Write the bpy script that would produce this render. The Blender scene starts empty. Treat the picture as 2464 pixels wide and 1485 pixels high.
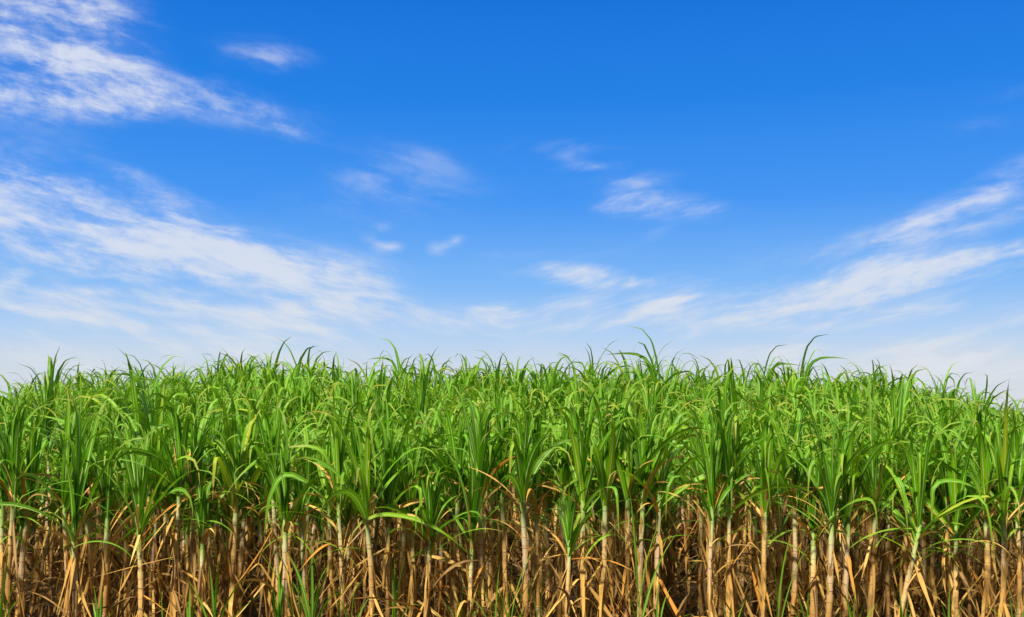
import bpy, math, random
import numpy as np
from mathutils import Vector

# ------------------------------------------------------------------ camera, sky, sun, exposure
SC = bpy.context.scene
COL = SC.collection
R = math.radians
CAM_Z, PITCH, F = 2.6, R(6.0), 4000.0          # F: focal length in photograph pixels
cam = bpy.data.cameras.new('camera')
cam.lens, cam.sensor_width = 36.0, 36.0
cam.clip_end = 5000
co = bpy.data.objects.new('camera', cam)
COL.objects.link(co)
co.location = (0, 0, CAM_Z)
co.rotation_euler = (R(90) + PITCH, 0, 0)
SC.camera = co
SC.view_settings.view_transform = 'Standard'
SC.view_settings.look = 'None'
SC.view_settings.exposure = 0.65
SC.view_settings.gamma = 1.0
SC.cycles.max_bounces = 7
SC.cycles.diffuse_bounces = 2
SC.cycles.glossy_bounces = 2
SC.cycles.transmission_bounces = 4
SC.cycles.use_denoising = True
SC.cycles.denoising_prefilter = 'ACCURATE'

SUN_EL, SUN_AZ = R(53), R(203)                   # azimuth clockwise from +Y: behind the camera, a little left
sun = bpy.data.lights.new('sun', 'SUN')
sun.energy, sun.angle, sun.color = 5.0, R(6.0), (1.0, 0.93, 0.76)
so = bpy.data.objects.new('sun', sun)
COL.objects.link(so)
sd = Vector((math.sin(SUN_AZ) * math.cos(SUN_EL), math.cos(SUN_AZ) * math.cos(SUN_EL), math.sin(SUN_EL)))
so.rotation_euler = sd.to_track_quat('Z', 'Y').to_euler()
so.location = sd * 60


class NT:
    """Small helper for building node trees."""
    def __init__(s, nt):
        s.nt = nt
    def n(s, t, **kw):
        x = s.nt.nodes.new(t)
        for k, v in kw.items():
            setattr(x, k, v)
        return x
    def set(s, sock, v):
        if isinstance(v, bpy.types.NodeSocket):
            s.nt.links.new(v, sock)
        elif v is not None:
            sock.default_value = v
    def m(s, op, a, b=None, c=None, clamp=False):
        x = s.n('ShaderNodeMath', operation=op, use_clamp=clamp)
        for i, v in enumerate((a, b, c)):
            if v is not None:
                s.set(x.inputs[i], v)
        return x.outputs[0]
    def sstep(s, v, a, b, lo=0.0, hi=1.0):
        x = s.n('ShaderNodeMapRange', interpolation_type='SMOOTHSTEP')
        s.set(x.inputs[0], v)
        for i, q in enumerate((a, b, lo, hi)):
            s.set(x.inputs[1 + i], q)
        return x.outputs[0]
    def vec(s, x, y, z=0.0):
        q = s.n('ShaderNodeCombineXYZ')
        for i, v in enumerate((x, y, z)):
            s.set(q.inputs[i], v)
        return q.outputs[0]
    def noise(s, v, scale, detail=5, rough=0.55, dist=0.0):
        x = s.n('ShaderNodeTexNoise')
        s.set(x.inputs['Vector'], v)
        x.inputs['Scale'].default_value = scale
        x.inputs['Detail'].default_value = detail
        x.inputs['Roughness'].default_value = rough
        x.inputs['Distortion'].default_value = dist
        return x.outputs[0]
    def mix(s, f, a, b, mode='MIX'):
        x = s.n('ShaderNodeMix', data_type='RGBA', blend_type=mode)
        s.set(x.inputs[0], f)
        for i, v in ((6, a), (7, b)):
            s.set(x.inputs[i], (*v, 1.0) if isinstance(v, tuple) and len(v) == 3 else v)
        return x.outputs[2]
    def ramp(s, f, stops, interp='LINEAR'):
        x = s.n('ShaderNodeValToRGB')
        s.set(x.inputs[0], f)
        cr = x.color_ramp
        cr.interpolation = interp
        while len(cr.elements) < len(stops):
            cr.elements.new(0.5)
        for e, (p, c) in zip(cr.elements, stops):
            e.position = p
            e.color = (*c, 1.0)
        return x.outputs[0]


def lin(r, g, b):
    f = lambda c: (c / 255) / 12.92 if c / 255 <= 0.04045 else ((c / 255 + 0.055) / 1.055) ** 2.4
    return (f(r), f(g), f(b))


# --- sky
world = bpy.data.worlds.new('World')
SC.world = world
world.use_nodes = True
wt = world.node_tree
wt.nodes.clear()
W = NT(wt)
STR = 0.1
SKY_GAIN = 2 ** -0.65 / STR                       # the sky's own brightness at this exposure
tc = W.n('ShaderNodeTexCoord')
sep = W.n('ShaderNodeSeparateXYZ')
wt.links.new(tc.outputs['Generated'], sep.inputs[0])
dx, dy, dz = sep.outputs
cp, sp_ = math.cos(PITCH), math.sin(PITCH)
fw = W.m('ADD', W.m('MULTIPLY', dy, cp), W.m('MULTIPLY', dz, sp_))        # cloud chart: a plane square to a fixed direction, low over the field
up = W.m('SUBTRACT', W.m('MULTIPLY', dz, cp), W.m('MULTIPLY', dy, sp_))
fwc = W.m('MAXIMUM', fw, 0.12)
U = W.m('DIVIDE', dx, fwc)
V = W.m('DIVIDE', up, fwc)
sky = W.n('ShaderNodeTexSky', sky_type='NISHITA', sun_disc=False)
sky.sun_elevation, sky.sun_rotation = SUN_EL, SUN_AZ
sky.air_density, sky.dust_density, sky.ozone_density = 1.0, 0.6, 3.0
el = W.m('ARCSINE', W.m('MINIMUM', W.m('MAXIMUM', dz, -1.0), 1.0))
elf = W.m('DIVIDE', el, R(90.0), clamp=True)
T10 = lambda r, g, b: tuple(c for c in lin(r, g, b))
clear = W.ramp(elf, [(0.0, T10(214, 219, 224)), (2.6 / 90, T10(207, 217, 230)), (4.4 / 90, T10(178, 208, 242)), (7.3 / 90, T10(124, 183, 247)),
                     (11.8 / 90, T10(66, 150, 243)), (17.4 / 90, T10(30, 129, 231)), (22.8 / 90, T10(15, 114, 219)), (60 / 90, T10(12, 92, 190))])
clear10 = W.n('ShaderNodeVectorMath', operation='SCALE')
wt.links.new(clear, clear10.inputs[0])
clear10.inputs['Scale'].default_value = SKY_GAIN
base_sky = W.mix(0.97, sky.outputs[0], clear10.outputs[0])

BLOBS = [  # x, y, half width, half height (photo pixels at width 2464), tilt (clockwise, degrees), weight
    (90, 100, 340, 260, 8, 1.35), (190, 60, 230, 150, 30, .7), (230, 160, 230, 130, 14, .5), (110, 232, 330, 66, 2, .9), (330, 235, 230, 80, 8, .55),
    (570, 262, 260, 75, 13, .75), (440, 215, 240, 60, 12, .35), (690, 300, 110, 40, 22, .4),
    (640, 143, 150, 42, 0, .8), (600, 105, 180, 40, 0, .25),
    (120, 490, 500, 140, 14, 1.55), (330, 560, 500, 112, 13, 1.2), (110, 570, 330, 105, 8, .65), (640, 625, 430, 72, 9, 1.25), (830, 655, 230, 48, 4, .9),
    (360, 440, 230, 40, 26, .5), (560, 545, 220, 60, 18, .35), (200, 640, 330, 40, 2, .5),
    (780, 748, 420, 66, 6, 1.5), (930, 770, 280, 45, 4, .5), (560, 790, 420, 45, 1, .5), (180, 700, 420, 60, 3, .5), (150, 760, 500, 45, 0, .5),
    (930, 597, 50, 22, -4, .95), (884, 578, 42, 24, 20, .55), (912, 548, 34, 20, -15, .45), (1052, 600, 36, 25, 25, .85), (1092, 580, 36, 20, -15, .8),
    (1190, 748, 75, 30, -3, 1.7), (222, 650, 60, 22, 4, 1.5), (22, 680, 70, 32, -25, .8), (270, 693, 90, 20, 0, .6), (830, 710, 50, 14, 4, .6), (930, 712, 110, 14, 3, .5),
    (960, 400, 230, 90, 8, .42), (880, 420, 140, 40, 6, .3), (860, 495, 270, 70, 6, .38), (1040, 380, 110, 36, 18, .3), (1060, 470, 300, 70, 4, .3),
    (1370, 358, 95, 26, 2, .65), (1365, 385, 110, 20, 12, .45), (1490, 357, 70, 10, 2, .4), (1430, 400, 120, 14, -4, .5), (1500, 430, 170, 30, -6, .6), (1540, 437, 110, 14, 0, .4),
    (1590, 490, 210, 50, 3, 1.35), (1490, 500, 90, 32, -10, .5), (1690, 488, 120, 26, 4, .5), (1585, 555, 60, 20, -22, .4), (1210, 360, 60, 12, -18, .25),
    (1400, 664, 150, 34, 4, 1.9), (1520, 674, 110, 14, 2, .7), (1240, 620, 140, 26, -3, .35), (1350, 735, 90, 14, 0, .3),
    (2080, 590, 330, 55, -8, .65), (2140, 655, 400, 56, -9, .55), (1990, 690, 330, 58, -8, .6), (2380, 622, 320, 40, -9, .7), (2440, 606, 200, 24, -9, .6), (2450, 440, 170, 26, -22, .6), (2200, 540, 300, 46, -20, .55),
    (2360, 470, 330, 50, -24, .62), (2420, 505, 260, 46, -14, .6), (2300, 560, 330, 36, -15, .4), (2440, 400, 160, 36, -25, .4), (2100, 740, 330, 46, -2, .45),
    (1620, 733, 90, 22, -4, 1.0), (1720, 715, 90, 18, -8, .6), (1780, 755, 260, 60, -4, .45), (1860, 790, 230, 30, -2, .5), (1640, 770, 300, 40, 0, .3),
    (2340, 310, 160, 36, -8, .35), (2430, 222, 110, 24, -14, .3), (2150, 215, 160, 20, 8, .12),
    (2330, 880, 560, 90, 0, 1.1), (1850, 862, 420, 36, 0, .9), (1990, 845, 300, 18, 0, .4), (1350, 860, 420, 40, 0, .4), (600, 850, 700, 46, 0, .45), (60, 850, 400, 60, 0, .4),
]
warp = W.vec(W.m('MULTIPLY', U, 5.0), W.m('MULTIPLY', V, 14.0))
wn = W.n('ShaderNodeTexNoise')
wt.links.new(warp, wn.inputs['Vector'])
wn.inputs['Scale'].default_value = 1.6
wn.inputs['Detail'].default_value = 4
wsep = W.n('ShaderNodeSeparateColor')
wt.links.new(wn.outputs[1], wsep.inputs[0])
uw = W.m('MULTIPLY_ADD', W.m('SUBTRACT', wsep.outputs[0], 0.5), 0.026, U)
vw = W.m('MULTIPLY_ADD', W.m('SUBTRACT', wsep.outputs[1], 0.5), 0.013, V)
UVw = W.vec(uw, vw)
M = None
for (bx, by, rx, ry, rot, wgt) in BLOBS:
    mp = W.n('ShaderNodeMapping', vector_type='TEXTURE')
    wt.links.new(UVw, mp.inputs[0])
    mp.inputs['Location'].default_value = ((bx - 1232) / 2464, (742.5 - by) / 2464, 0)
    mp.inputs['Rotation'].default_value = (0, 0, -R(rot))
    mp.inputs['Scale'].default_value = (rx * 1.08 / 2464, ry * 1.08 / 2464, 1)
    g = W.n('ShaderNodeTexGradient', gradient_type='SPHERICAL')
    wt.links.new(mp.outputs[0], g.inputs[0])
    q = W.m('MULTIPLY', g.outputs[1], wgt)
    M = q if M is None else W.m('ADD', M, q)
vs = W.m('MULTIPLY_ADD', W.m('ABSOLUTE', uw), -0.24, vw)                 # streaks spread outwards from low over the middle of the field
n1 = W.noise(W.vec(W.m('MULTIPLY', uw, 6.0), W.m('MULTIPLY', vs, 26.0), 3.1), 1.0, 8, 0.6, 0.1)
n2 = W.noise(W.vec(W.m('MULTIPLY', uw, 17.0), W.m('MULTIPLY', vs, 64.0), 7.7), 1.0, 7, 0.6, 0.15)
n3 = W.noise(W.vec(W.m('MULTIPLY', uw, 50.0), W.m('MULTIPLY', vs, 78.0), 1.7), 1.0, 5, 0.6, 0.1)
n_low = W.m('ADD', W.m('ADD', W.m('MULTIPLY', n1, 0.56), W.m('MULTIPLY', n2, 0.32)), W.m('MULTIPLY', n3, 0.12))                   # smooth fibres low down
n_high = W.m('ADD', W.m('ADD', W.m('MULTIPLY', n1, 0.48), W.m('MULTIPLY', n2, 0.30)), W.m('MULTIPLY', n3, 0.22))   # finely mottled higher up
hi = W.sstep(V, 0.09, 0.17)
nn = W.m('ADD', W.m('MULTIPLY', n_high, hi), W.m('MULTIPLY', n_low, W.m('SUBTRACT', 1.0, hi)))
n0 = W.noise(W.vec(W.m('MULTIPLY', uw, 3.4), W.m('MULTIPLY', vs, 25.0), 12.0), 1.0, 6, 0.6, 0.1)
low = W.m('MULTIPLY', W.sstep(el, R(11), R(5.5)), W.sstep(n0, 0.42, 0.64, 0.0, 0.95))      # thin bands of cloud low in the sky
M = W.m('MINIMUM', W.m('MULTIPLY', W.m('ADD', M, low), 0.60), 0.82)
dens = W.m('MULTIPLY', M, W.m('MULTIPLY_ADD', W.sstep(nn, 0.37, 0.65), 1.22, 0.24))
dens = W.sstep(dens, 0.0, 1.1, 0.0, 0.88)
back = W.m('MULTIPLY', W.sstep(fw, 0.1, -0.4), W.sstep(el, R(30), R(52)))                                          # unseen high sky behind the camera, for the added fill light
d3 = W.sstep(W.noise(tc.outputs['Generated'], 3.0, 6, 0.6), 0.42, 0.62, 0.0, 0.9)
over = W.m('MAXIMUM', back, W.sstep(el, R(30), R(55)))
hv = W.sstep(el, R(2), R(14))
ccol = W.mix(hv, lin(222, 227, 234), lin(222, 228, 242))
cc10 = W.n('ShaderNodeVectorMath', operation='SCALE')
wt.links.new(ccol, cc10.inputs[0])
cc10.inputs['Scale'].default_value = SKY_GAIN
final = W.mix(dens, base_sky, cc10.outputs[0])
low_back = W.m('MULTIPLY', W.sstep(fw, 0.1, -0.4), W.sstep(el, R(52), R(30)))          # added: unseen low sky behind the camera, greyed to darken the stalk band
final = W.mix(W.m('MULTIPLY', low_back, 0.9), final, tuple(c * SKY_GAIN for c in lin(72, 74, 78)))
sky_fill = W.m('MULTIPLY', W.m('MULTIPLY_ADD', d3, 0.6, 0.4), over)                       # unseen bright sky overhead, added to light the plants
sky_fill = W.m('MULTIPLY', sky_fill, W.m('SUBTRACT', 1.0, low_back))
final = W.mix(sky_fill, final, (1.15 / STR, 1.08 / STR, .85 / STR))
bg = W.n('ShaderNodeBackground')
wt.links.new(final, bg.inputs[0])
bg.inputs[1].default_value = STR
wo = W.n('ShaderNodeOutputWorld')
wt.links.new(bg.outputs[0], wo.inputs[0])
world.cycles.sampling_method = 'MANUAL'
world.cycles.sample_map_resolution = 512

# ------------------------------------------------------------------ materials
def material(name):
    m = bpy.data.materials.new(name)
    m.use_nodes = True
    m.node_tree.nodes.clear()
    return m, NT(m.node_tree)


def finish(t, col, rough, spec=0.5, trans=0.0, tcol=None, bump=None):
    p = t.n('ShaderNodeBsdfPrincipled')
    t.set(p.inputs['Base Color'], col)
    t.set(p.inputs['Roughness'], rough)
    p.inputs['Specular IOR Level'].default_value = spec
    if bump is not None:
        b = t.n('ShaderNodeBump')
        b.inputs['Strength'].default_value = bump[1]
        b.inputs['Distance'].default_value = bump[2]
        t.set(b.inputs['Height'], bump[0])
        t.set(p.inputs['Normal'], b.outputs[0])
    out = p.outputs[0]
    if trans:
        tr = t.n('ShaderNodeBsdfTranslucent')
        t.set(tr.inputs[0], tcol)
        mx = t.n('ShaderNodeMixShader')
        t.set(mx.inputs[0], trans)
        t.set(mx.inputs[1], out)
        t.set(mx.inputs[2], tr.outputs[0])
        out = mx.outputs[0]
    o = t.n('ShaderNodeOutputMaterial')
    t.set(o.inputs[0], out)


def blade_attr(t):
    a = t.n('ShaderNodeAttribute', attribute_name='blade')
    s = t.n('ShaderNodeSeparateXYZ')
    t.nt.links.new(a.outputs['Vector'], s.inputs[0])
    return s.outputs          # across 0..1, along 0..1, random


def make_leaf_mat():
    m, t = material('cane_leaf')
    u, v, r = blade_attr(t)
    rnd = t.n('ShaderNodeObjectInfo').outputs['Random']
    hue = t.m('ADD', t.m('MULTIPLY', r, 0.8), t.m('MULTIPLY', rnd, 0.2))
    col = t.ramp(hue, [(0.0, (.018, .092, .002)), (.28, (.048, .205, .002)), (.6, (.110, .335, .004)), (.88, (.25, .43, .006)), (1.0, (.50, .40, .01))])
    au = t.m('ABSOLUTE', t.m('SUBTRACT', u, 0.5))
    strp = t.noise(t.vec(t.m('MULTIPLY', u, 9.0), t.m('MULTIPLY', v, 0.7), t.m('MULTIPLY', r, 40.0)), 2.2, 3, 0.6)
    col = t.mix(t.m('MULTIPLY', t.sstep(strp, 0.35, 0.7), 0.38), col, (.10, .27, .006))
    back = t.n('ShaderNodeNewGeometry').outputs['Backfacing']
    col = t.mix(t.m('MULTIPLY', back, 0.32), col, (.15, .34, .030))              # waxy underside
    blot = t.noise(t.vec(t.m('MULTIPLY', u, 1.5), t.m('MULTIPLY', v, 9.0), t.m('MULTIPLY', r, 91.0)), 2.0, 4, 0.6)
    age = t.sstep(r, 0.45, 1.0)
    tip = t.m('MULTIPLY', t.sstep(t.m('MULTIPLY_ADD', blot, 0.3, v), 0.80, 1.08), t.m('MULTIPLY_ADD', age, 0.65, 0.35))
    col = t.mix(tip, col, (.36, .27, .06))
    edge = t.sstep(au, 0.40, 0.5)
    col = t.mix(t.m('MULTIPLY', edge, 0.35), col, (.28, .36, .02))
    rib_w = t.m('MULTIPLY_ADD', v, -0.055, 0.078)
    rib = t.m('MULTIPLY', t.sstep(au, t.m('ADD', rib_w, 0.022), rib_w), t.sstep(v, 1.0, 0.45, 0.05, 0.85))
    col = t.mix(rib, col, (.52, .62, .24))
    tcol = t.mix(0.5, col, (.22, .52, .004))
    finish(t, col, 0.40, 0.13, 0.30, tcol)
    return m


def make_dry_mat():
    m, t = material('dry_cane_leaf')
    u, v, r = blade_attr(t)
    col = t.ramp(r, [(0.0, (.11, .055, .016)), (.25, (.28, .160, .060)), (.45, (.41, .215, .045)), (.65, (.57, .335, .072)), (.85, (.68, .44, .13)), (1.0, (.54, .22, .018))])
    n = t.noise(t.vec(t.m('MULTIPLY', u, 6.0), t.m('MULTIPLY', v, 3.0), t.m('MULTIPLY', r, 57.0)), 2.5, 4, 0.65)
    col = t.mix(t.sstep(n, 0.4, 0.75, 0.0, 0.55), col, (.20, .11, .05))
    au = t.m('ABSOLUTE', t.m('SUBTRACT', u, 0.5))
    col = t.mix(t.sstep(au, 0.09, 0.05, 0.0, 0.35), col, (.62, .46, .25))
    finish(t, col, 0.75, 0.15, 0.12, col)
    return m


def make_sheath_mat():
    m, t = material('leaf_sheath')
    u, v, r = blade_attr(t)                      # along: 0 low on the stalk .. 1 at the collar
    rnd = t.n('ShaderNodeObjectInfo').outputs['Random']
    vv = t.m('ADD', v, t.m('MULTIPLY', t.m('SUBTRACT', rnd, 0.5), 0.12))
    n = t.noise(t.vec(t.m('MULTIPLY', u, 10.0), t.m('MULTIPLY', v, 4.0), t.m('MULTIPLY', r, 30.0)), 2.0, 5, 0.65)
    vv = t.m('MULTIPLY_ADD', t.m('SUBTRACT', n, 0.5), 0.22, vv)
    col = t.ramp(vv, [(0.0, (.36, .18, .048)), (.40, (.56, .32, .095)), (.66, (.67, .43, .155)), (.80, (.62, .49, .22)), (.92, (.48, .51, .25)), (1.0, (.30, .43, .11))])
    n2 = t.noise(t.vec(t.m('MULTIPLY', u, 7.0), t.m('MULTIPLY', v, 9.0), 5.0), 3.0, 4, 0.7)
    col = t.mix(t.sstep(n2, 0.58, 0.8, 0.0, 0.6), col, (.20, .11, .06))
    col = t.mix(t.m('MULTIPLY', t.sstep(t.m('FRACT', t.m('MULTIPLY', rnd, 7.0)), 0.6, 0.9), t.m('MULTIPLY', t.sstep(v, 0.25, 0.5), t.sstep(v, 0.9, 0.7, 0.0, 0.35))), col, (.47, .44, .45))      # waxy bloom on some
    ring = t.m('FRACT', t.m('MULTIPLY_ADD', v, 6.0, t.m('MULTIPLY', n2, 0.12)))
    col = t.mix(t.m('MULTIPLY', t.sstep(ring, 0.07, 0.0), 0.7), col, (.13, .07, .035))
    finish(t, col, 0.62, 0.3, 0.0, None, (n, 0.25, 0.004))
    return m


def make_stalk_mat():
    m, t = material('cane_stalk')
    u, v, r = blade_attr(t)                      # along: metres above the ground
    rnd = t.n('ShaderNodeObjectInfo').outputs['Random']
    seg = t.m('FRACT', t.m('DIVIDE', v, 0.105))
    keep = t.sstep(t.noise(t.vec(t.m('MULTIPLY', v, 7.0), t.m('MULTIPLY', rnd, 90.0), 0.0), 1.0, 2), 0.42, 0.58)
    n = t.noise(t.vec(t.m('MULTIPLY', u, 4.0), t.m('MULTIPLY', v, 9.0), t.m('MULTIPLY', rnd, 60.0)), 1.6, 5, 0.65)
    col = t.ramp(n, [(0.25, (.22, .095, .045)), (.42, (.42, .23, .09)), (.55, (.54, .34, .15)), (.68, (.40, .33, .30)), (.8, (.50, .24, .07))])
    low = t.m('MULTIPLY', t.sstep(v, 0.95, 0.45), t.sstep(rnd, 0.35, 0.8))
    col = t.mix(t.m('MULTIPLY', low, t.sstep(n, 0.45, 0.6)), col, (.50, .15, .03))
    node = t.m('MAXIMUM', t.sstep(seg, 0.10, 0.02), t.sstep(seg, 0.95, 0.99))
    col = t.mix(t.m('MULTIPLY', node, t.m('MULTIPLY_ADD', keep, 0.6, 0.15)), col, (.13, .07, .04))
    wax = t.m('MULTIPLY', t.sstep(seg, 0.72, 0.86), t.sstep(seg, 0.97, 0.9))
    col = t.mix(t.m('MULTIPLY', wax, 0.6), col, (.60, .52, .44))
    finish(t, col, 0.55, 0.35, 0.0, None, (n, 0.2, 0.003))
    return m


def make_soil_mat():
    m, t = material('field_soil')
    g = t.n('ShaderNodeNewGeometry').outputs['Position']
    n = t.noise(g, 1.3, 8, 0.65)
    n2 = t.noise(g, 22.0, 6, 0.7)
    col = t.ramp(n, [(0.3, (.022, .014, .008)), (.5, (.034, .021, .012)), (.7, (.05, .032, .018))])
    col = t.mix(t.sstep(n2, 0.5, 0.7, 0.0, 0.5), col, (.10, .062, .03))
    finish(t, col, 0.95, 0.1, 0.0, None, (n2, 0.6, 0.03))
    return m


LEAF, DRY, SHEATH, STALK, SOIL = make_leaf_mat(), make_dry_mat(), make_sheath_mat(), make_stalk_mat(), make_soil_mat()

# ------------------------------------------------------------------ ground
def sm(a, b, x):
    q = np.clip((np.asarray(x, float) - a) / (b - a), 0, 1)
    return q * q * (3 - 2 * q)


def ground_z(x, y):
    """The field climbs gently away from the road to a low crest about 21 m off; the crest dips to both sides."""
    x = np.asarray(x, float)
    y = np.asarray(y, float)
    az = x / np.maximum(y, 4.0)
    prof = np.interp(az, [-.62, -.5, -.42, -.30, -.13, 0, .10, .2, .30, .38, .44, .5, .62],
                     [.45, .65, 1.0, 1.12, 1.02, 1.12, 1.08, .98, .90, .76, .62, .38, .20])
    rise = 0.079 * np.clip(y - 11.3, 0, 9.4)
    return rise * prof - 0.04 * np.clip(y - 21.5, 0, 40)


def build_ground():
    xs = np.concatenate([[-2500, -600, -150, -60], np.linspace(-30, 30, 81), [60, 150, 600, 2500]])
    ys = np.concatenate([[-2000, -400, -80, -20, 0], np.linspace(4, 34, 61), [45, 60, 87, 150, 500, 1500, 3000]])
    X, Y = np.meshgrid(xs, ys)
    Z = ground_z(X, Y)
    v = np.stack([X.ravel(), Y.ravel(), Z.ravel()], 1)
    nx = len(xs)
    i = (np.arange(len(ys) - 1)[:, None] * nx + np.arange(nx - 1)[None, :]).ravel()
    q = np.stack([i, i + 1, i + nx + 1, i + nx], 1)
    o = link_mesh('ground', v, q, None, SOIL)
    o['kind'] = 'structure'
    return o


def make_mesh(name, v, q, attr, mat, smooth=True):
    me = bpy.data.meshes.new(name)
    v = np.asarray(v, np.float32)
    q = np.asarray(q, np.int32)
    me.vertices.add(len(v))
    me.vertices.foreach_set('co', v.ravel())
    me.loops.add(q.size)
    me.loops.foreach_set('vertex_index', q.ravel())
    me.polygons.add(len(q))
    me.polygons.foreach_set('loop_start', np.arange(len(q), dtype=np.int32) * 4)
    me.polygons.foreach_set('use_smooth', np.full(len(q), smooth, dtype=bool))
    if attr is not None:
        a = me.attributes.new('blade', 'FLOAT_VECTOR', 'POINT')
        a.data.foreach_set('vector', np.asarray(attr, np.float32).ravel())
    me.update(calc_edges=True)
    me.materials.append(mat)
    return me


def link_mesh(name, v, q, attr, mat, parent=None, smooth=True):
    o = bpy.data.objects.new(name, make_mesh(name, v, q, attr, mat, smooth))
    COL.objects.link(o)
    if parent is not None:
        o.parent = parent
    return o


GROUND = build_ground()

# ------------------------------------------------------------------ cane geometry
class Buf:
    def __init__(s):
        s.v, s.q, s.a, s.n = [], [], [], 0
    def add(s, v, q, a):
        s.v.append(v)
        s.q.append(q + s.n)
        s.a.append(a)
        s.n += len(v)
    def get(s):
        return np.concatenate(s.v), np.concatenate(s.q), np.concatenate(s.a)


def grid_quads(n, c):
    i = (np.arange(n)[:, None] * (c + 1) + np.arange(c)[None, :]).ravel()
    return np.stack([i, i + 1, i + c + 2, i + c + 1], 1)


def blade(buf, rg, base, az, th0, bend, p, L, hw, n=12, c=4, kink=0.0, ks=0.65, kw=0.10, twist=0.0, drift=0.0, fold=0.35, wave=0.0, rnd=0.5, dry=False):
    """One strap leaf: leans th0 from upright at its base, bends over along its length, may fold sharply at ks."""
    s = np.linspace(0, 1, n + 1)
    if kink:
        s = np.sort(np.concatenate([np.linspace(0, 1, n - 2), [ks, ks + kw * .5, ks + kw]]))
    th = th0 + bend * s ** p + kink * sm(ks, ks + kw, s)
    th = np.minimum(th, 3.05)
    a = az + drift * s ** 2
    T = np.stack([np.sin(th) * np.cos(a), np.sin(th) * np.sin(a), np.cos(th)], 1)
    ds = np.diff(s) * L
    pos = np.concatenate([[np.zeros(3)], np.cumsum((T[:-1] + T[1:]) * .5 * ds[:, None], 0)]) + base
    S = np.stack([-np.sin(a), np.cos(a), 0 * a], 1)
    N = np.cross(S, T)
    tw = twist * s ** .9
    S, N = S * np.cos(tw)[:, None] + N * np.sin(tw)[:, None], N * np.cos(tw)[:, None] - S * np.sin(tw)[:, None]
    if dry:
        w = hw * np.minimum(1, .55 + 3 * s) * (1 - s ** 2.5) ** .9 * (1 + .25 * np.sin(s * 9 + rnd * 40))
    else:
        w = hw * np.minimum(1, .55 + 2.0 * s) * (1 - s ** 1.9) ** 1.05
    f = fold * (1 - .75 * s)
    k = np.linspace(-1, 1, c + 1)
    wv = wave * np.sin(s * 26 + rnd * 50)[:, None] * k[None, :] ** 2 * np.sign(k)[None, :]
    P = pos[:, None, :] + S[:, None, :] * (k[None, :] * (w * np.cos(f))[:, None])[..., None] \
        - N[:, None, :] * ((np.abs(k)[None, :] * (w * np.sin(f))[:, None]) + wv)[..., None]
    A = np.stack(np.broadcast_arrays((k[None, :] + 1) / 2, s[:, None], np.full((1, 1), rnd)), -1)
    buf.add(P.reshape(-1, 3), grid_quads(n, c), A.reshape(-1, 3))


def tube(buf, path, rad, along, rnd, sides=8, phase=0.0):
    path = np.asarray(path, float)
    t = np.gradient(path, axis=0)
    t /= np.linalg.norm(t, axis=1)[:, None]
    e1 = np.cross(t, [0.0, 1.0, 0.0])
    e1 /= np.linalg.norm(e1, axis=1)[:, None]
    e2 = np.cross(t, e1)
    an = np.linspace(0, 2 * np.pi, sides + 1) + phase
    P = path[:, None, :] + rad[:, None, None] * (np.cos(an)[None, :, None] * e1[:, None, :] + np.sin(an)[None, :, None] * e2[:, None, :])
    A = np.stack(np.broadcast_arrays(np.linspace(0, 1, sides + 1)[None, :], along[:, None], np.full((1, 1), rnd)), -1)
    buf.add(P.reshape(-1, 3), grid_quads(len(path) - 1, sides), A.reshape(-1, 3))


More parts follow.
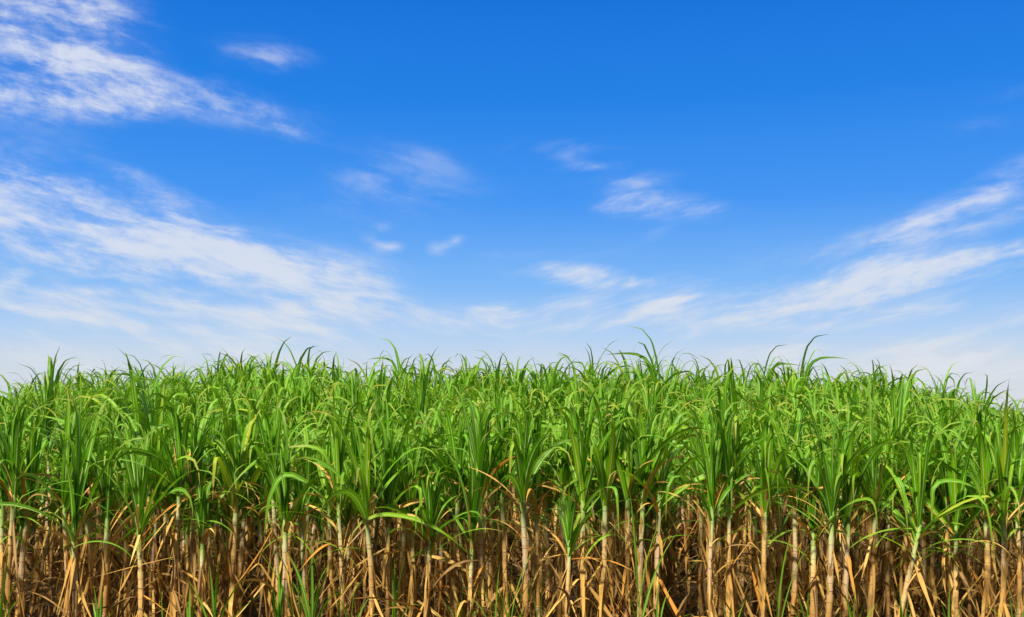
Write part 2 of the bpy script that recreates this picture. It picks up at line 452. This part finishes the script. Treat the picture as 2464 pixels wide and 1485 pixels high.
def cane_parts(seed,  H=1.7, E=0.9, lean=(0, 0), bow=0.0, nl=10, style='fan', rad=0.017, ndry=8, detail=1.0, az=None, hue=0.4, stalk=True, wmul=1.0, dryhue=.6):
    """Geometry of one cane. H: height of the topmost collar; E: how far the leaves rise above it. Returns {part: (v, q, a)}."""
    rg = np.random.default_rng(seed)
    U_ = rg.uniform
    out = {}
    lx, ly = lean
    ba = U_(0, 2 * np.pi)
    def axis(z):
        s = np.asarray(z, float) / H
        k = bow * np.sin(np.pi * np.clip(s, 0, 1))
        return np.stack([lx * s + k * np.cos(ba), ly * s + k * np.sin(ba), np.asarray(z, float)], -1)
    sides = 9 if detail > .8 else (6 if detail > .4 else 4)
    if stalk:
        b = Buf()
        hz = np.arange(0.0, H - .25, 0.105)
        zz, rr = [], []
        for z in hz:
            for dz_, m in ((0.0, 1.13), (0.010, 1.16), (0.020, 1.0), (0.055, .97), (0.092, 1.0)):
                zz.append(z + dz_)
                rr.append(rad * m * (1.12 - .12 * z / H))
        zz = np.array(zz)
        if detail < .6:
            zz = np.linspace(0, H - .2, 6)
            rr = np.full(6, rad)
        tube(b, axis(zz), np.array(rr), zz, U_(), sides)
        out['stalk'] = b.get()
        b = Buf()                                     # overlapping leaf sheaths, loose below, tight under the crown
        zlow = H * U_(.08, .42)
        nsh = 6 if detail > .8 else 3
        edges = np.linspace(zlow, H, nsh + 1)
        for i in range(nsh):
            z0, z1 = edges[i], edges[i + 1] + (.07 if i < nsh - 1 else .16)
            f0 = i / nsh
            zs = np.linspace(z0, z1, 5 if detail > .6 else 2)
            q = (zs - zlow) / (H - zlow)
            loose = (1 - f0) * U_(.0, .35)
            rs = rad * (1.16 + loose * np.linspace(0, 1, len(zs)) + .14 * np.linspace(0, 1, len(zs)) ** 2) * (1.0 - .18 * f0)
            if i == nsh - 1:
                rs[-1] = rad * .75
            off = np.zeros((len(zs), 3))
            da = U_(0, 6.28)
            off[:, 0] = np.cos(da) * loose * rad * .7 * np.linspace(0, 1, len(zs))
            off[:, 1] = np.sin(da) * loose * rad * .7 * np.linspace(0, 1, len(zs))
            tube(b, axis(zs) + off, rs, q, U_(), sides, U_(0, 6))
        out['leaf_sheath'] = b.get()
    # --- green crown: two ranks of leaves, oldest lowest and widest
    b = Buf()
    pa = U_(0, np.pi) if az is None else az
    tilt, ta = abs(rg.normal(0, .13)), U_(0, 6.283)
    nseg = 14 if detail > .8 else (10 if detail > .4 else 7)
    nc = 4 if detail > .4 else 2
    for i in range(nl):
        q = i / max(nl - 1, 1)                        # 0 oldest .. 1 youngest
        z = H - .05 + .28 * q
        a = pa + (i % 2) * np.pi + rg.normal(0, .6)
        Lb = E * U_(1.3, 1.7) - .12 * q
        hw = .034 * wmul * U_(.75, 1.2)
        kink, ks, kw = 0.0, .65, .1
        if style == 'slim':
            hw *= .72
            Lb *= .9
        spread = dict(fan=1.0, up=.55, arc=1.2, slim=1.0, droop=1.35)[style]
        if q > .86:                                   # spindle
            th0, bend, p = U_(.0, .10), U_(.1, .7), 3
            hw *= .8
            Lb = (E - .15) * (U_(1.05, 1.35) if rg.random() < .85 else U_(1.35, 1.5))
        elif q > .42:
            th0, bend, p = U_(.06, .24) * spread, U_(.2, .9) * spread, U_(2, 4)
            if rg.random() < .64:
                kink, ks, kw = U_(1.2, 2.4), U_(.46, .72), U_(.10, .36)
        else:
            th0, bend, p = U_(.18, .46) * spread, U_(1.0, 2.2) * spread, U_(1.3, 2.6)
            if rg.random() < .35:
                kink, ks, kw = U_(.8, 1.6), U_(.45, .75), U_(.08, .25)
            if rg.random() < .25 * spread:
                th0, bend = U_(.5, .9), U_(1.2, 2.0)
        th0 += tilt * math.cos(a - ta)
        if not kink:                                  # soft hanging tip
            kink, ks, kw = U_(.4, 1.3), .66, .33
        rr = np.clip(hue + rg.normal(0, .2) + .12 * q, 0, 1)
        if q < .2 and rg.random() < .3:
            rr = U_(.8, .98)
        blade(b, rg, axis(z), a, th0, bend, p, Lb, hw, nseg, nc, kink, ks, kw, rg.normal(0, .9), rg.normal(0, .45),
              U_(.2, .5), U_(0, .0035) if detail > .8 else 0, rr)
    out['leaf_crown'] = b.get()
    if ndry:
        b = Buf()
        for i in range(3 if detail > .8 else 1):      # newly dead leaves still held among the green ones
            blade(b, rg, axis(H * U_(.93, 1.05)), U_(0, 6.283), U_(.2, .8), U_(.6, 2.0), U_(.8, 2), E * U_(.6, 1.0), U_(.014, .024), 11 if detail > .6 else 7, 2, 0, .6, .1,
                  rg.normal(0, .8), rg.normal(0, .5), .4, 0, U_(.5, 1.0), True)
        for i in range(ndry):
            z = H * U_(.18, 1.09) - .12
            a = U_(0, 6.283)
            mode = rg.random()
            if i >= ndry * .42 and stalk:             # a torn husk hugging the stalk
                z = H * U_(.15, .93)
                b0 = axis(max(z, .05)) + rad * 1.1 * np.array([np.cos(a), np.sin(a), 0])
                blade(b, rg, b0, a, U_(.02, .22) if rg.random() < .6 else U_(2.7, 3.0), U_(-.1, .5), 1.5, U_(.16, .42), U_(.010, .020), 5, 2, 0, .6, .1, rg.normal(0, .5), 0, U_(.2, .8), 0,
                      np.clip(rg.normal(dryhue + .1, .18), 0, .95), True)
                continue
            Lb, hw = U_(.4, 1.0), U_(.0125, .025)
            kk, ks = 0.0, .6
            if mode < .14:                            # stands off and droops
                th0, bend, p = U_(.25, .9), U_(.7, 1.9), U_(.8, 2)
            elif mode < .34:                          # snapped, hangs
                th0, bend, p = U_(.25, .9), U_(-.2, .3), 1
                kk, ks = U_(1.3, 2.2), U_(.1, .42)
                Lb *= 1.15
            elif mode < .44:                          # straight, slanting
                th0, bend, p = U_(.6, 2.0), U_(.1, 1.0), 1.3
            elif mode < .88:                          # hangs along the stalk
                th0, bend, p = U_(2.4, 2.98), U_(-.35, .3), 1
                z = H * U_(.45, 1.02) - .1
            else:                                     # stands close to the stalk
                th0, bend, p = U_(.08, .3), U_(.1, .9), 2
                Lb *= .7
            Lb = min(Lb, max(.25, z / .9)) if th0 > 2 else Lb
            blade(b, rg, axis(max(z, .1)), a, th0, bend, p, Lb, hw, 11 if detail > .6 else 7, 2, kk, ks, .05, rg.normal(0, .9), rg.normal(0, .5), U_(.1, .7), 0,
                  np.clip(rg.normal(dryhue, .25), 0, 1), True)
        out['dry_foliage'] = b.get()
    return out


MATS = {'stalk': STALK, 'leaf_sheath': SHEATH, 'leaf_crown': LEAF, 'dry_foliage': DRY, 'drooping_leaf': LEAF}


def empty(name, loc, label, cat, group=None):
    o = bpy.data.objects.new(name, None)
    o.empty_display_size = .1
    COL.objects.link(o)
    o.location = loc
    o['label'], o['category'] = label, cat
    if group:
        o['group'] = group
    return o


def build_cane(loc, parts, label, group, cat='sugarcane', name='sugarcane'):
    t = empty(name, loc, label, cat, group)
    for k, (v, q, a) in parts.items():
        o = link_mesh(k.split('.')[0], v, q, a, MATS[k.split('.')[0]], t)
    return t


def px_to_world(px, py, y):
    """A photograph pixel (4000 wide) at distance y along the ground."""
    a, b = (px - 2000) / F, (1205.5 - py) / F
    d = np.array([a, math.cos(PITCH) - b * math.sin(PITCH), math.sin(PITCH) + b * math.cos(PITCH)])
    return d * (y / d[1]) + np.array([0, 0, CAM_Z])


# ------------------------------------------------------------------ the front row, cane by cane
# crop, foot x, collar x, collar y, crown top y (enlarged-crop pixels), style, distance, leaves, look
FRONT = [
    (0, 5, 12, 960, 470, 'fan', 11.0, 9, 'tan-stalked cane cut by the left edge of the picture'),
    (0, 62, 84, 890, 430, 'fan', 10.9, 11, 'wide-fanned cane with dark green upright leaves'),
    (0, 128, 142, 960, 480, 'arc', 11.2, 9, 'cane with long green leaves drooping over its stalk'),
    (0, 345, 335, 960, 480, 'up', 11.1, 9, 'cane with a narrow tall tuft of dark leaves'),
    (0, 388, 395, 1100, 560, 'up', 10.7, 9, 'low-collared cane with straight broad upright blades'),
    (0, 470, 476, 960, 560, 'slim', 11.5, 8, 'thin cane set back between two tufted canes'),
    (0, 534, 543, 1040, 620, 'up', 10.9, 8, 'slender cane with one narrow dark green tuft'),
    (0, 655, 652, 1000, 620, 'slim', 11.6, 8, 'shaded cane tucked behind a low drooping crown'),
    (0, 716, 718, 1080, 560, 'droop', 10.7, 11, 'cane with low leaves reaching out level on both sides'),
    (0, 800, 825, 900, 500, 'arc', 11.5, 9, 'cane with pale greenish collar and arching leaves'),
    (0, 890, 935, 850, 430, 'fan', 10.7, 11, 'thick cane with a pale cream sheath leaning right'),
    (0, 985, 1004, 850, 400, 'arc', 10.9, 11, 'tall cane whose long leaves arch over to the right'),
    (0, 1040, 1046, 1130, 830, 'up', 10.7, 7, 'short cane with a small bright green tuft'),
    (0, 1100, 1106, 980, 640, 'slim', 11.4, 8, 'slim cane beside a short bright tuft'),
    (0, 1180, 1196, 1000, 620, 'slim', 11.2, 8, 'slim cane with narrow white-ribbed leaves'),
    (0, 1225, 1240, 920, 480, 'arc', 11.1, 9, 'cane leaning right with bluish sheath by a dark gap'),
    (0, 1255, 1277, 860, 430, 'fan', 11.3, 10, 'tall cane left of the first dark gap'),
    (1, 108, 84, 890, 480, 'fan', 11.1, 10, 'cane leaning left, right of the first dark gap'),
    (1, 155, 150, 1050, 620, 'up', 10.7, 9, 'cane with broad dark leaves and a hanging yellow blade'),
    (1, 225, 228, 1010, 800, 'slim', 10.9, 8, 'thin yellow-green cane among young shoots'),
    (1, 385, 380, 960, 560, 'fan', 11.3, 10, 'tan cane with brown leaf husks below a dense crown'),
    (1, 440, 432, 960, 520, 'up', 10.8, 10, 'cane with pale blotched stalk and tall upright crown'),
    (1, 533, 522, 950, 540, 'up', 11.2, 9, 'straight cane close beside a pale blotched stalk'),
    (1, 584, 587, 985, 520, 'fan', 10.7, 11, 'thick pinkish cane with very broad dark blades'),
    (1, 680, 688, 985, 540, 'fan', 10.9, 12, 'thick cane with a wide fan of white-ribbed leaves'),
    (1, 772, 780, 1020, 580, 'fan', 11.4, 9, 'brown cane behind a wide white-ribbed fan'),
    (1, 806, 810, 1040, 600, 'arc', 11.1, 9, 'cane with long dry leaves hanging from its collar'),
    (1, 880, 906, 1100, 780, 'arc', 10.7, 8, 'thin cane with leaves arching high then falling'),
    (1, 960, 965, 1010, 560, 'fan', 11.5, 9, 'tan cane set in a tight brown cluster'),
    (1, 1035, 1054, 905, 480, 'fan', 11.2, 10, 'thick cane in a tight cluster of tan husks'),
    (1, 1125, 1128, 1140, 640, 'up', 10.8, 7, 'slender straight cane with a low narrow tuft'),
    (1, 1182, 1172, 880, 430, 'fan', 10.9, 11, 'tall cane with reddish lower joints and broad crown'),
    (1, 1215, 1226, 830, 430, 'arc', 11.4, 9, 'cane with high collar just behind a reddish one'),
    (1, 1298, 1285, 900, 450, 'up', 11.1, 10, 'straight cane with dark upright leaves in the middle'),
    (2, 48, 54, 910, 470, 'fan', 10.7, 12, 'stout cane with leaves fanned evenly like a hand'),
    (2, 148, 128, 960, 500, 'up', 10.9, 9, 'orange-footed cane leaning left under a narrow crown'),
    (2, 186, 178, 930, 500, 'fan', 11.5, 8, 'shaded thin cane behind an orange-footed cane'),
    (2, 250, 275, 880, 470, 'fan', 11.3, 10, 'broad tan cane with a loose dry sheath'),
    (2, 297, 300, 1170, 840, 'slim', 10.6, 8, 'young cane with short white-ribbed leaves in a rosette'),
    (2, 396, 370, 935, 480, 'up', 10.8, 9, 'cane leaning left with straw-coloured stalk and orange foot'),
    (2, 480, 482, 920, 430, 'fan', 10.8, 12, 'stout cane with white-ribbed leaves and ringed joints'),
    (2, 543, 530, 880, 400, 'arc', 11.4, 10, 'cane with a brown husk column behind a stout ringed one'),
    (2, 582, 598, 920, 460, 'fan', 10.9, 11, 'cane with long pale sheath and dry leaves fanning beside it'),
    (2, 680, 680, 930, 470, 'up', 10.8, 11, 'cane with bare red and white joints'),
    (2, 748, 765, 925, 490, 'droop', 10.9, 12, 'cane with bluish bare joints and leaves spreading right'),
    (2, 1000, 990, 900, 520, 'arc', 12.0, 9, 'dim cane at the back of the second dark gap'),
    (2, 1062, 1045, 990, 500, 'fan', 10.7, 11, 'cane at the right side of the second dark gap'),
    (2, 1088, 1080, 890, 440, 'fan', 11.3, 10, 'cane with white-ribbed leaves behind the gap-side cane'),
    (2, 1112, 1133, 935, 430, 'up', 10.9, 11, 'cane with violet-grey sheath and broad tall blades'),
    (2, 1160, 1182, 890, 480, 'arc', 11.2, 10, 'cane with a spray of straw-coloured dry leaves'),
    (2, 1318, 1316, 960, 520, 'fan', 10.9, 10, 'brown husked cane with dark white-ribbed crown'),
    (3, 55, 60, 880, 520, 'fan', 11.6, 8, 'shaded cane with dry orange leaf tops'),
    (3, 118, 133, 925, 500, 'fan', 11.0, 10, 'tan cane below thin looping leaf tips'),
    (3, 232, 240, 1110, 640, 'up', 10.8, 8, 'pale slender cane with leaves held tight upright'),
    (3, 295, 318, 1000, 520, 'fan', 10.7, 11, 'cane with white-ribbed leaves parting in a V'),
    (3, 408, 411, 1055, 560, 'up', 10.8, 10, 'spotted cane with tall green leaves folding at the tips'),
    (3, 452, 462, 1000, 600, 'slim', 11.4, 8, 'thin cane behind a spotted stalk'),
    (3, 545, 556, 970, 540, 'arc', 11.0, 9, 'cane with a long blade curving down in front'),
    (3, 625, 640, 970, 560, 'fan', 11.5, 9, 'tan cane in shade behind a sharply leaning cane'),
    (3, 690, 790, 1090, 600, 'droop', 10.6, 11, 'cane leaning sharply right with a long bare stalk'),
    (3, 850, 858, 1000, 620, 'slim', 11.5, 8, 'dim thin cane right of the sharply leaning one'),
    (3, 945, 930, 920, 520, 'fan', 11.3, 9, 'cane wrapped in brown husks under dark leaves'),
    (3, 985, 990, 1080, 620, 'arc', 10.8, 10, 'orange-footed cane with leaves curling down at both sides'),
    (3, 1100, 1134, 955, 480, 'up', 10.9, 10, 'cane with bright folded leaf tips near the right edge'),
    (3, 1152, 1162, 940, 540, 'fan', 11.3, 9, 'tan cane hidden by green straps near the right edge'),
    (3, 1215, 1240, 985, 500, 'arc', 10.7, 11, 'pale-sheathed cane with leaves arching to the right edge'),
    (3, 1300, 1310, 950, 500, 'fan', 11.1, 9, 'last brown-husked cane at the right edge of the picture'),
]
ONES = 'first second third fourth fifth sixth seventh eighth ninth tenth eleventh twelfth thirteenth fourteenth fifteenth sixteenth seventeenth eighteenth nineteenth'.split()
TENS = {2: ('twentieth', 'twenty'), 3: ('thirtieth', 'thirty'), 4: ('fortieth', 'forty'), 5: ('fiftieth', 'fifty'), 6: ('sixtieth', 'sixty'), 7: ('seventieth', 'seventy')}


def ordinal(n):
    if n < 20:
        return ONES[n - 1]
    t, o = divmod(n, 10)
    return TENS[t][0] if o == 0 else f'{TENS[t][1]}-{ONES[o - 1]}'


SX = lambda k, x: 1000 * k + x / 1.337
SY = lambda y: 1300 + y / 1.337
front_at = []
for i, (k, fx, cx, cy, ty, style, dist, nl, look) in enumerate(FRONT):
    rg = np.random.default_rng(900 + i)
    foot = px_to_world(SX(k, fx), 2411, dist)
    top = px_to_world(SX(k, cx), SY(cy), dist)
    tip = px_to_world(SX(k, cx), SY(ty), dist)
    gz = float(ground_z(foot[0], dist))
    s0 = (top[0] - foot[0]) / (top[2] - foot[2])
    bx = foot[0] - s0 * (foot[2] - gz) * .8
    H, E = top[2] - gz, tip[2] - top[2]
    parts = cane_parts(3000 + 7 * i, H, E, (top[0] - bx, rg.normal(0, .05)), rg.uniform(.01, .055), nl + 4 + i % 4, style, rg.uniform(.019, .0255) * (.8 if style == 'slim' else 1),
                       24 if style != 'slim' else 15, 1.0, rg.uniform(0, 3.14), hue=rg.uniform(.2, .55), wmul=1.12)
    for _ in range({'droop': 3, 'arc': 2, 'fan': 1}.get(style, i % 2)):                    # a long old leaf hanging clear of the crown
        b = Buf()
        side = 0.0 if rg.random() < .5 else math.pi
        blade(b, rg, np.array([(top[0] - bx) * .9, -.02, H * rg.uniform(.78, .96)]), side + rg.normal(-.3, .4) * (1 if side == 0 else -1), rg.uniform(.5, 1.1), rg.uniform(1.0, 2.0), rg.uniform(.6, 1.5),
              rg.uniform(.7, 1.05), rg.uniform(.018, .024), 14, 4, twist=rg.normal(0, .5), fold=.4, rnd=rg.uniform(.55, .97))
        parts[f'drooping_leaf.{_}'] = b.get()
    if 'hanging yellow blade' in look:
        b = Buf()
        blade(b, rg, np.array([(top[0] - bx) + .03, -.03, H - .03]), -.2, .5, 2.5, .3, .62, .024, 14, 4, fold=.4, rnd=.99)
        parts['drooping_leaf.9'] = b.get()
    build_cane((bx, dist, gz), parts, f'{look}, {ordinal(i + 1)} front-row cane from left', 'front row of sugarcane')
    front_at.append((top[0] / dist, i + 1))
front_at.sort()


def behind(x, y):
    a = x / y
    return min(front_at, key=lambda f: abs(f[0] - a))[1]


# ------------------------------------------------------------------ young shoots and stray broad leaves low in the row
SHOOTS = [  # photo x, top y, distance, leaves, look
    (15, 2180, 10.5, 5, 'low green cane shoot by the bottom left corner'),
    (845, 2190, 10.5, 5, 'green cane shoot under the short bright tuft'),
    (1178, 2060, 10.6, 7, 'leafy cane shoot at the foot of the first dark gap'),
    (1225, 2140, 10.5, 6, 'bright cane shoot beside a hanging yellow blade'),
    (1372, 2300, 10.4, 5, 'small cane shoot low under a pale blotched stalk'),
    (1545, 2160, 10.7, 5, 'dark cane shoot between two thick stalks'),
    (1992, 2120, 10.6, 7, 'dense dark cane shoot near the bottom middle'),
    (2486, 1960, 10.5, 4, 'tall cane shoot with one very broad dark blade'),
    (3030, 2080, 10.4, 6, 'tall upright cane shoot left of a pale slender cane'),
    (3520, 2310, 10.5, 4, 'short cane shoot beside the sharply leaning stalk'),
    (3950, 2290, 10.4, 6, 'striped cane shoot in the bottom right corner'),
    (395, 2300, 10.6, 5, 'small cane shoot between a slender cane and a drooping one'),
    (742, 2310, 10.5, 4, 'low pale cane shoot beside a thick leaning stalk'),
    (1095, 2210, 10.6, 6, 'cane shoot leaning at the left foot of a dark-leaved cane'),
    (1330, 2200, 10.8, 5, 'cane shoot in shade behind a pale blotched stalk'),
    (1800, 2240, 10.8, 5, 'cane shoot in front of the tight brown cluster'),
    (1935, 2250, 10.5, 5, 'short bright cane shoot by a reddish-jointed cane'),
    (2110, 2260, 10.6, 5, 'narrow cane shoot under the white-ribbed rosette'),
    (2565, 2260, 10.6, 5, 'low cane shoot at the foot of bluish bare joints'),
    (2850, 2330, 10.5, 5, 'tiny cane shoot below a violet-grey sheath'),
    (3150, 2290, 10.8, 5, 'dark cane shoot below the tan looping leaf tips'),
    (3330, 2300, 10.5, 5, 'tiny cane shoot below a spotted stalk'),
    (3700, 2300, 10.6, 5, 'low cane shoot under brown wrapped husks'),
    (640, 2330, 10.5, 4, 'tiny green cane shoot among brown litter at the left'),
]
for i, (px, ty, dist, nl, look) in enumerate(SHOOTS):
    rg = np.random.default_rng(50 + i)
    tip = px_to_world(px, ty, dist)
    H = tip[2] * .42
    b = Buf()
    tube(b, np.stack([rg.normal(0, .01) * np.linspace(0, 1, 6), 0 * np.linspace(0, 1, 6), np.linspace(0, H, 6)], 1), np.full(6, .008), np.linspace(.7, 1, 6), .5, 8)
    parts = {'leaf_sheath': b.get()}
    b = Buf()
    pa = rg.normal(0, .5)
    for j in range(nl):
        q = j / (nl - 1)
        L = tip[2] * rg.uniform(.62, .72)
        blade(b, rg, np.array([0, 0, H * (.55 + .42 * q)]), pa + (j % 2) * math.pi + rg.normal(0, .35), (1 - q) * rg.uniform(.2, .5) + .03, (1 - q) * rg.uniform(.4, 1.6) + .1, 2,
              L, rg.uniform(.016, .024), 12, 4, twist=rg.normal(0, .4), fold=.35, rnd=rg.uniform(.1, .6))
    parts['leaf_crown'] = b.get()
    build_cane((tip[0], dist, 0), parts, look, 'young cane shoots', 'cane shoot', 'cane_shoot')

# ------------------------------------------------------------------ canes crowded behind the front row
def scatter(rng, x_of, y0, y1, dens, mind, keep):
    pts = list(keep)
    cell = {}
    def key(x, y):
        return (int(x // mind), int(y // mind))
    for p in pts:
        cell.setdefault(key(*p), []).append(p)
    new = []
    area = (y1 - y0) * 2 * x_of((y0 + y1) / 2)
    for _ in range(int(area * dens * 6)):
        if len(new) >= area * dens:
            break
        y = rng.uniform(y0, y1)
        x = rng.uniform(-x_of(y), x_of(y))
        kx, ky = key(x, y)
        if any((x - a) ** 2 + (y - b) ** 2 < mind * mind for i in (-1, 0, 1) for j in (-1, 0, 1) for a, b in cell.get((kx + i, ky + j), ())):
            continue
        new.append((x, y))
        cell.setdefault((kx, ky), []).append((x, y))
    return new


rng = random.Random(11)


def stand(x, y):
    """Taller and shorter patches of the crop."""
    a = x / y
    edge = 1 - .11 * float(sm(.36, .5, a)) - .09 * float(sm(.38, .5, -a))
    return edge + .045 * math.sin(1.35 * x + .7 * y + .5) + .04 * math.sin(2.9 * x - 1.6 * y + 2.0) + .03 * math.sin(.55 * x + 2.3 * y)


half = lambda y: .5 * y + .9
POOL = []
for i in range(16):
    rg = np.random.default_rng(700 + i)
    st = ('arc', 'arc', 'fan', 'droop', 'arc', 'droop')[i % 6]
    H = rg.uniform(1.22, 1.92)
    POOL.append((H, cane_parts(100 + i,  H, rg.uniform(.62, .86), (rg.normal(0, .10), rg.normal(0, .10)), rg.uniform(0, .06), int(rg.integers(13, 18)), st,
                               rg.uniform(.016, .021), 19, .75, wmul=.98, dryhue=.38, hue=rg.uniform(.25, .6))))  # low dryhue: weathered brown, with the interior's shade put into the leaf colour
for i, (H, parts) in enumerate(POOL):
    rg = np.random.default_rng(1200 + i)
    b = Buf()
    blade(b, rg, np.array([0, 0, H * rg.uniform(.7, .92)]), rg.uniform(0, 6.283), rg.uniform(.5, 1.1), rg.uniform(1.0, 2.0), rg.uniform(.6, 1.5), rg.uniform(.6, 1.0), rg.uniform(.018, .026), 12, 4,
          twist=rg.normal(0, .5), fold=.4, rnd=rg.uniform(.3, .95))
    parts['drooping_leaf'] = b.get()
POOL_MESH = []
for H, parts in POOL:
    POOL_MESH.append({k: make_mesh(k, v, q, a, MATS[k]) for k, (v, q, a) in parts.items()})

GAPS = [(945, 1075), (2640, 2790), (1590, 1640), (3230, 3275), (545, 590)]     # darker openings between the stools


def in_gap(x, y):
    return y < 13.1 and any(a < 2000 + x / y * F < b for a, b in GAPS)


near = []
for y0, y1, n_row in ((11.45, 11.9, 84), (12.4, 12.9, 74), (13.5, 14.05, 78)):       # planted in rows across the field
    row = [p for p in scatter(rng, half, y0, y1, 40, .13, near) if not in_gap(*p)]
    rng.shuffle(row)
    near += row[:n_row]
for x, y in near:
    j = rng.randrange(len(POOL_MESH))
    n = behind(x, y)
    if y < 12.1:
        lab, grp = f'brown-stalked cane half hidden close behind the {ordinal(n)} front-row cane', f'canes close behind the {ordinal(n)} front-row cane'
    else:
        lab, grp = f'green cane crown rising farther back behind the {ordinal(n)} front-row cane', f'cane crowns farther behind the {ordinal(n)} front-row cane'
    t = empty('sugarcane', (x, y, float(ground_z(x, y))), lab, 'sugarcane', grp)
    s = rng.uniform(.88, 1.04) * stand(x, y)
    t.rotation_euler = (rng.gauss(0, .05), rng.gauss(0, .05), rng.uniform(0, 6.283))
    t.scale = (s, s, s)
    for k, me in POOL_MESH[j].items():
        o = bpy.data.objects.new(k, me)
        COL.objects.link(o)
        o.parent = t

# ------------------------------------------------------------------ the rest of the field: past counting, one mass
far = scatter(rng, half, 14.5, 23.5, 8.2, .23, near)
FAR_POOL = []
for i in range(26):
    rg = np.random.default_rng(1700 + i)
    st = ('droop', 'arc', 'fan', 'fan', 'arc', 'droop', 'arc')[i % 7]
    FAR_POOL.append(cane_parts(400 + i, rg.uniform(1.4, 1.75), rg.uniform(.72, .98), (rg.normal(0, .08), rg.normal(0, .08)),   .0, int(rg.integers(12, 16)), st, .018, 8, .45, wmul=1.08, dryhue=.38,  # dryhue lowered here too, shade inside the field put into colour
                               hue=rg.uniform(.25, .62)))
bufs = {k: Buf() for k in ('stalk', 'leaf_sheath', 'leaf_crown', 'dry_foliage')}
gr = np.random.default_rng(5)
for x, y in far:
    parts = FAR_POOL[gr.integers(len(FAR_POOL))]
    a, s = gr.uniform(0, 6.283), gr.uniform(.86, 1.08) * stand(x, y)
    ca, sa = math.cos(a) * s, math.sin(a) * s
    tx, ty = gr.normal(0, .04), gr.normal(0, .04)
    Rm = np.array([[ca, -sa, tx], [sa, ca, ty], [-tx, -ty, s]])
    off = np.array([x, y, float(ground_z(x, y))])
    sh = gr.normal(0, .07)
    for k, (v, q, at) in parts.items():
        if k in ('stalk', 'leaf_sheath') and y > 17:
            continue
        at2 = at
        if k == 'leaf_crown':
            at2 = at.copy()
            at2[:, 2] = np.clip(at2[:, 2] + sh, 0, 1)
        bufs[k].add(v @ Rm.T + off, q, at2)
allv, allq, alla, mi, nv = [], [], [], [], 0
for idx, k in enumerate(bufs):
    if not bufs[k].v:
        continue
    v, q, a = bufs[k].get()
    allv.append(v)
    allq.append(q + nv)
    alla.append(a)
    mi.append(np.full(len(q), idx, np.int32))
    nv += len(v)
me = make_mesh('sugarcane_mass', np.concatenate(allv), np.concatenate(allq), np.concatenate(alla), STALK)
for k in ('leaf_sheath', 'leaf_crown', 'dry_foliage'):
    me.materials.append(MATS[k])
me.polygons.foreach_set('material_index', np.concatenate(mi))
mass = bpy.data.objects.new('sugarcane_mass', me)
COL.objects.link(mass)
mass['kind'] = 'stuff'
mass['label'] = 'dense green sugarcane canopy stretching back to the skyline'

# ------------------------------------------------------------------ dry litter lying between the stalks
b = Buf()
rg = np.random.default_rng(77)
for i in range(2200):
    y = rg.uniform(10.7, 15.0)
    x = rg.uniform(-half(y), half(y))
    if any(a < 2000 + x / y * F < c for a, c in GAPS) and rg.random() < .85:
        continue
    z = float(ground_z(x, y)) + rg.uniform(.01, .55)
    blade(b, rg, np.array([x, y, z]), rg.uniform(0, 6.283), rg.uniform(.4, 1.6), rg.uniform(.1, .9), 1.0, rg.uniform(.35, .8), rg.uniform(.010, .022), 6, 2,
          twist=rg.normal(0, 1.0), fold=.3, rnd=float(np.clip(rg.normal(.22, .2), 0, 1)), dry=True)  # low rnd: decayed brown, darkened to put shade between rows into the colour
o = link_mesh('leaf_litter', *b.get(), DRY)
o['kind'] = 'stuff'
o['label'] = 'brown dead cane leaves strewn between the stalks'
print('far canes', len(far), 'near', len(near), 'front', len(FRONT), 'mass verts', nv)
